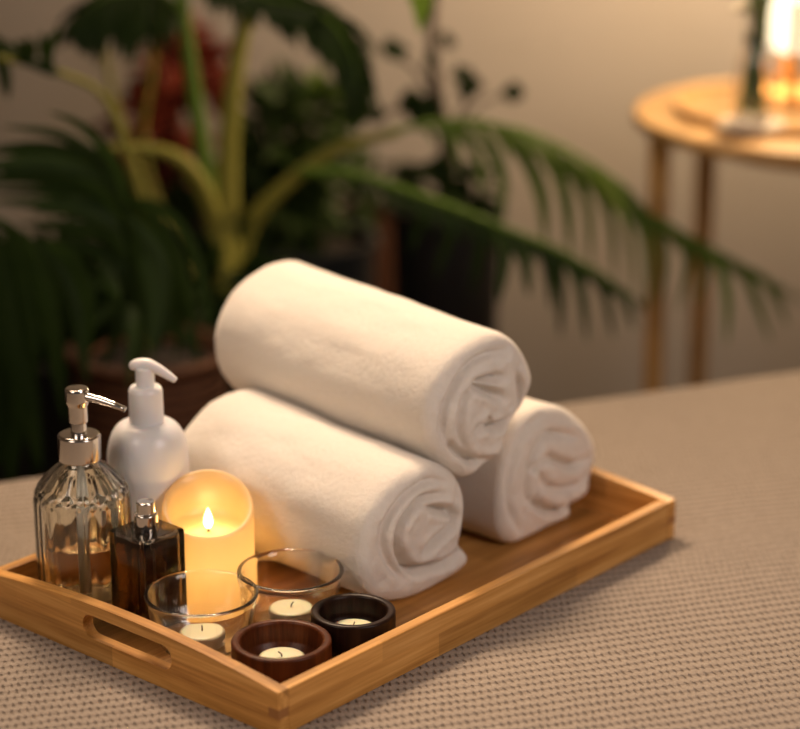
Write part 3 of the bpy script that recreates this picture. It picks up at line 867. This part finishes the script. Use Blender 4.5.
# dark palm at the left, in a wicker basket
g = ground(150, 2.58)
palm_l = thing('potted_palm', 'dark drooping palm in a brown wicker basket at the far left', 'palm', g)
pot(palm_l, .095, .08, .60, m_wicker, 'basket')
def leaves(parent, Y, items, mat, name='frond', seed=0, dY=.03, tw=.5):
    """leaflets along spines given where they hang at depth Y; one mesh per frond"""
    rs = random.Random(seed); o = Vector(parent.location); V, F = [], []
    k = Y * 1.03 / FPX
    for pts, w in items:
        y0 = Y + rs.uniform(-dY, dY); y1 = y0 - rs.uniform(-.02, .06)
        P = [at(x, y, y0 + (y1 - y0) * i / (len(pts) - 1)) - o for i, (x, y) in enumerate(pts)]
        P[-1] = P[-1] + (P[-1] - P[-2]) * .28
        P = spline(P, 14); base = len(V); a = rs.uniform(-tw, tw)
        for i, p in enumerate(P):
            t = i / 13; T = (P[min(i+1, 13)] - P[max(i-1, 0)]).normalized()
            S = T.cross(Vector((0, 1, 0))).normalized(); N = S.cross(T)
            S2 = S * math.cos(a) + N * math.sin(a); N2 = S2.cross(T)
            ww = w * k * (min(1, t * 4 + .3) * (1 - t ** 4.5) + .02) * .66
            V += [tuple(p - S2 * ww + N2 * ww * .35), tuple(p), tuple(p + S2 * ww + N2 * ww * .35)]
        for i in range(13):
            q = base + 3*i; F += [(q, q+1, q+4, q+3), (q+1, q+2, q+5, q+4)]
    return link(name, V, F, mat, parent)
stem(palm_l, [(140, 370, 2.60), (150, 260, 2.60), (132, 170, 2.60), (105, 98, 2.60), (60, 73, 2.58), (20, 62, 2.56), (-30, 52, 2.55)], .006, .003, m_stem_yellow)
leaves(palm_l, 2.57, [([(44, 70), (48, 48), (58, 31)], 10), ([(52, 71), (44, 52), (42, 36)], 8), ([(25, 64), (30, 52), (28, 40)], 11), ([(18, 62), (22, 52), (18, 42)], 9), ([(4, 60), (8, 52), (4, 42)], 12),
    ([(2, 58), (6, 76), (8, 94)], 9), ([(-8, 56), (0, 70), (2, 88)], 10), ([(-12, 56), (-6, 44), (-10, 34)], 12), ([(60, 74), (40, 66), (20, 60)], 8)], m_leaf_dark, seed=1, dY=.01)
stem(palm_l, [(138, 380, 2.58), (130, 330, 2.50), (128, 270, 2.46), (126, 215, 2.44), (112, 165, 2.44), (95, 148, 2.44)], .005, .003, m_leaf_dark)
leaves(palm_l, 2.45, [([(124, 200), (112, 170), (80, 145), (50, 132), (11, 127)], 9), ([(125, 204), (118, 172), (100, 145), (78, 124), (55, 114)], 9),
    ([(122, 210), (105, 178), (70, 158), (30, 150), (-15, 152)], 17), ([(123, 214), (100, 184), (60, 168), (20, 164), (-20, 168)], 18), ([(124, 220), (98, 192), (55, 180), (20, 178), (-20, 182)], 16),
    ([(126, 238), (108, 206), (72, 194), (30, 191), (-15, 190)], 10), ([(126, 246), (110, 216), (80, 203), (40, 203), (-5, 201)], 12), ([(126, 254), (112, 230), (88, 216), (62, 210), (36, 212)], 10),
    ([(126, 262), (114, 242), (90, 230), (58, 226), (28, 224)], 11), ([(126, 272), (115, 256), (95, 245), (62, 238)], 10), ([(127, 286), (108, 262), (85, 250), (68, 248)], 7),
    ([(127, 296), (105, 286), (84, 290)], 9), ([(126, 300), (112, 308), (93, 326)], 9), ([(126, 306), (119, 332), (105, 362)], 9), ([(128, 304), (134, 330), (130, 378)], 11),
    ([(100, 262), (108, 280), (118, 296)], 12)], m_leaf_dark, seed=2)
leaves(palm_l, 2.50, [([(126, 200), (155, 220), (176, 255), (190, 305), (196, 356)], 11), ([(126, 210), (150, 236), (168, 275), (178, 322), (176, 352)], 12), ([(126, 198), (165, 212), (190, 245), (204, 290), (207, 332)], 9),
    ([(127, 226), (144, 262), (154, 306), (152, 350)], 14), ([(127, 240), (136, 280), (142, 320), (141, 366)], 13), ([(127, 214), (160, 256), (166, 300), (162, 340)], 12)], m_leaf_dark, seed=3, dY=.05)
stem(palm_l, [(110, 400, 2.60), (70, 330, 2.52), (30, 250, 2.42), (0, 222, 2.38), (-40, 215, 2.36)], .006, .004, m_leaf_dark)
leaves(palm_l, 2.40, [([(14, 228), (24, 300), (24, 380), (10, 474)], 22), ([(22, 232), (42, 290), (54, 350), (62, 408)], 17), ([(34, 238), (60, 278), (78, 322), (86, 372)], 17), ([(-6, 236), (4, 330), (24, 400), (38, 456)], 22),
    ([(44, 240), (70, 262), (86, 300), (88, 346)], 15), ([(0, 240), (4, 300), (2, 390), (-8, 470)], 22), ([(8, 236), (14, 330), (30, 400), (34, 470)], 18), ([(28, 240), (48, 300), (58, 350), (60, 392)], 12), ([(-14, 240), (-10, 340), (2, 430), (14, 480)], 20)], m_leaf_dark, seed=4, dY=.05)
leaves(palm_l, 2.62, [([(150, 350), (120, 330), (90, 345), (60, 380)], 14), ([(146, 360), (160, 330), (185, 335), (205, 365)], 12)], m_leaf_dark, seed=5)

# areca palm in the middle
g = ground(232, 2.84)
palm_m = thing('potted_palm', 'tall palm with thick yellow-green stems behind the towels', 'palm', g)
pot(palm_m, .085, .07, .50, m_black_pot)
stem(palm_m, [(222, 345, 2.78), (212, 220, 2.78), (198, 120, 2.78), (184, 20, 2.78), (176, -60, 2.78)], .013, .008, m_stem_green)
stem(palm_m, [(234, 345, 2.76), (228, 200, 2.76), (233, 90, 2.76), (246, 20, 2.76), (262, -25, 2.76)], .017, .007, m_stem_yellow)
stem(palm_m, [(232, 345, 2.78), (240, 250, 2.78), (270, 200, 2.76), (335, 150, 2.74), (400, 132, 2.74)], .017, .005, m_stem_yellow)
stem(palm_m, [(226, 345, 2.74), (218, 240, 2.74), (198, 180, 2.72), (165, 152, 2.70), (105, 148, 2.68)], .018, .005, m_stem_yellow)
stem(palm_m, [(212, 345, 2.84), (150, 200, 2.86), (112, 90, 2.86), (95, -20, 2.86)], .0045, .004, m_stem_yellow)
stem(palm_m, [(218, 345, 2.84), (148, 170, 2.9), (152, 70, 2.9), (165, -20, 2.9)], .0045, .004, m_stem_yellow)
frond(palm_m, [(246, 20, 2.76), (262, 2, 2.76), (295, 2, 2.74), (335, 25, 2.72), (357, 70, 2.70), (352, 118, 2.70)], 30, .085, .016, m_leaf_dark, droop=1.3, seed=10, start=.1, spread=50)
frond(palm_m, [(184, 20, 2.78), (165, -5, 2.76), (135, -8, 2.74), (100, 0, 2.72), (70, 25, 2.7)], 24, .10, .018, m_leaf_dark, droop=1.8, seed=11, start=.1)
frond(palm_m, [(176, -60, 2.78), (220, -20, 2.76), (270, -2, 2.74), (320, 8, 2.72)], 20, .06, .014, m_leaf_dark, droop=.8, seed=12, start=.1)
frond(palm_m, [(380, 134, 2.74), (440, 122, 2.74), (500, 126, 2.74), (560, 146, 2.76), (615, 180, 2.78), (655, 218, 2.80), (720, 252, 2.82), (808, 302, 2.84)], 34, .062, .0085, m_leaf_mid, droop=1.3, seed=13, start=.10, spread=42)
leaves(palm_m, 2.76, [([(478, 128), (492, 150), (503, 180), (502, 216)], 10), ([(500, 130), (528, 160), (543, 200), (545, 236)], 12), ([(516, 132), (550, 160), (566, 200), (570, 248)], 11), 
    ([(548, 146), (576, 180), (589, 215), (590, 258)], 8), ([(566, 156), (598, 190), (612, 225), (615, 270)], 8.5), ([(590, 170), (618, 205), (630, 245), (634, 285)], 7), ([(612, 186), (640, 220), (650, 260), (648, 300)], 9),
    ([(632, 202), (655, 230), (664, 262), (660, 296)], 8), ([(650, 216), (678, 236), (690, 262), (680, 302)], 10), ([(672, 234), (698, 250), (705, 275), (698, 300)], 8), ([(700, 244), (720, 268), (728, 300), (727, 336)], 8),
    ([(722, 256), (745, 276), (756, 300), (768, 334)], 8), ([(742, 266), (764, 280), (778, 300), (786, 322)], 7), ([(455, 124), (470, 145), (480, 165), (482, 190)], 8), ([(440, 124), (452, 140), (458, 160)], 8)], m_leaf_mid, seed=21, dY=.02)
frond(palm_m, [(300, 172, 2.72), (345, 172, 2.70), (400, 188, 2.68), (450, 206, 2.66), (510, 230, 2.66), (570, 256, 2.66), (650, 308, 2.66)], 26, .058, .010, m_leaf_dark, droop=1.3, seed=14, start=.2, spread=40, rach=.006)
leaves(palm_m, 2.66, [([(410, 194), (420, 215), (412, 245)], 9), ([(440, 204), (450, 230), (438, 268)], 9), ([(470, 216), (482, 245), (474, 285)], 10), ([(490, 224), (505, 250), (500, 292)], 10), ([(505, 230), (524, 255), (528, 288)], 11), ([(525, 238), (545, 262), (550, 300)], 9),
    ([(540, 246), (558, 275), (560, 325)], 9), ([(562, 256), (580, 285), (586, 330)], 8), ([(585, 268), (605, 292), (612, 330)], 8), ([(610, 284), (625, 300), (632, 324)], 7)], m_leaf_dark, seed=22, dY=.02)
stem(palm_m, [(246, 20, 2.76), (262, -30, 2.74), (320, -75, 2.70), (385, -75, 2.64), (424, -40, 2.60)], .005, .003, m_stem_green)
V, F = [], []
o0 = Vector(palm_m.location)
blade(V, F, at(424, -40, 2.6) - o0, (-.05, 0, -1), (1, 0, 0), .085, .030, .0, 8, .1)
blade(V, F, at(410, -40, 2.62) - o0, (.12, 0, -1), (1, 0, 0), .065, .022, .0, 8, .1)
link('leaf_tip', V, F, m_leaf_bright, palm_m)

def bush(parent, cx, cy, Y, rx, ry, n, L, W, mat, seed, hollow=.2, name='foliage'):
    rs = random.Random(seed); o = Vector(parent.location); c = at(cx, cy, Y) - o
    k = Y * 1.03 / FPX
    V, F = [], []
    for i in range(n):
        while True:
            q = Vector((rs.uniform(-1, 1), rs.uniform(-1, 1), rs.uniform(-1, 1)))
            if hollow < q.length < 1: break
        p = c + Vector((q.x * rx * k, q.y * min(rx, ry) * k * .8, q.z * ry * k))
        d = (q + Vector((rs.uniform(-.6, .6), rs.uniform(-.6, .6), rs.uniform(-.7, .5)))).normalized()
        w = d.cross(Vector((rs.uniform(-1, 1), rs.uniform(-1, 1), 1))).normalized()
        blade(V, F, p, d, w, L * rs.uniform(.6, 1.2), W * rs.uniform(.7, 1.2), rs.uniform(0, 1), 5)
    link(name, V, F, mat, parent)
bush(palm_m, 226, 305, 2.74, 42, 40, 130, .07, .026, m_leaf_dark, 91, name='shade_leaves')  # added dark leaves standing in for the shade around the stem bases
def plant(label, cat, x, Y, y_top, r, mat, blooms, stems, bark=m_bark, name='potted_plant'):
    g = ground(x, Y); H = at(x, y_top, Y).z - FLOORZ
    t = thing(name, label, cat, g); pot(t, r, r * .78, H, mat)
    for pts, r0, r1 in stems: stem(t, pts, r0, r1, bark)
    for a in blooms: bush(t, *a)
    return t
plant('bushy green plant in a blue-grey planter, behind the top towel', 'plant', 300, 3.16, 236, .115, m_blue_pot,
      [(288, 150, 3.16, 52, 55, 240, .055, .026, m_leaf_bush, 31), (275, 205, 3.12, 50, 35, 130, .055, .026, m_leaf_bush, 32), (318, 120, 3.2, 30, 34, 80, .05, .024, m_leaf_mid, 33)],
      [([(300, 260, 3.16), (292, 200, 3.16), (285, 140, 3.16)], .008, .004), ([(302, 260, 3.16), (315, 190, 3.16), (322, 130, 3.18)], .007, .003)])
plant('small plant with pale leaves in a terracotta pot near the black planter', 'plant', 376, 3.42, 208, .055, m_terra,
      [(372, 188, 3.38, 26, 26, 60, .045, .02, m_leaf_bush, 41)],
      [([(376, 225, 3.38), (374, 190, 3.38)], .006, .003)])
plant('red-leaved plant standing by the wall behind the left palms', 'plant', 170, 3.34, 215, .10, m_black_pot,
      [(185, 75, 3.34, 38, 32, 90, .06, .03, m_leaf_red, 51), (150, 130, 3.34, 30, 45, 90, .06, .03, m_leaf_red, 52), (160, 190, 3.32, 45, 25, 90, .06, .03, m_leaf_bush, 53)],
      [([(170, 230, 3.34), (175, 150, 3.34), (185, 80, 3.34)], .008, .004), ([(168, 230, 3.34), (155, 170, 3.34), (150, 120, 3.34)], .007, .003)])
E_ = plant('slender tree with sparse oval leaves in a tall black planter', 'tree', 446, 3.05, 205, .078, m_black_pot,
      [(447, 192, 3.03, 40, 24, 70, .05, .022, m_leaf_dark, 61)],
      [([(450, 220, 3.05), (447, 150, 3.05), (436, 90, 3.05), (432, 20, 3.05), (440, -40, 3.05)], .012, .005),
       ([(446, 150, 3.05), (462, 110, 3.05), (475, 85, 3.05)], .004, .002), ([(437, 100, 3.05), (415, 70, 3.05), (395, 55, 3.05)], .004, .002),
       ([(446, 140, 3.05), (480, 105, 3.05), (512, 92, 3.05)], .003, .0015), ([(440, 125, 3.05), (405, 112, 3.05), (375, 112, 3.05)], .003, .0015)], name='potted_tree')
def leaf_card(parent, spots, mat, seed, Y=3.02):
    rs = random.Random(seed); o = Vector(parent.location); V, F = [], []
    for (x, y, r) in spots:
        k = r * Y * 1.03 / FPX
        for q in range(3):
            a = rs.uniform(0, 6.28); d = Vector((math.cos(a), rs.uniform(-.4, .4), math.sin(a)))
            c = at(x, y, Y + rs.uniform(-.02, .02)) - o - d * k
            blade(V, F, c, d, d.cross(Vector((rs.uniform(-.3, .3), -1, rs.uniform(-.3, .3)))), k*2.1, k*1.35, .2, 6, .12, .6)
    link('leaves', V, F, mat, parent)
leaf_card(E_, [(395, 48, 13), (375, 112, 12), (412, 104, 16), (432, 108, 14), (424, 118, 12), (446, 128, 12), (470, 88, 13), (462, 74, 11), (513, 92, 11), (440, 170, 16), (455, 190, 18), (430, 60, 8), (448, 40, 9)], m_leaf_dark, 71)
plant('added low dark plant in a black planter, darkening the left behind the soap dispenser', 'plant', 40, 2.95, 330, .17, m_black_pot,  # invented planter and leaves, put here to keep this background dark
      [(50, 300, 2.92, 80, 50, 170, .09, .035, m_leaf_dark, 81)],
      [([(40, 350, 2.95), (45, 300, 2.93)], .008, .004)])
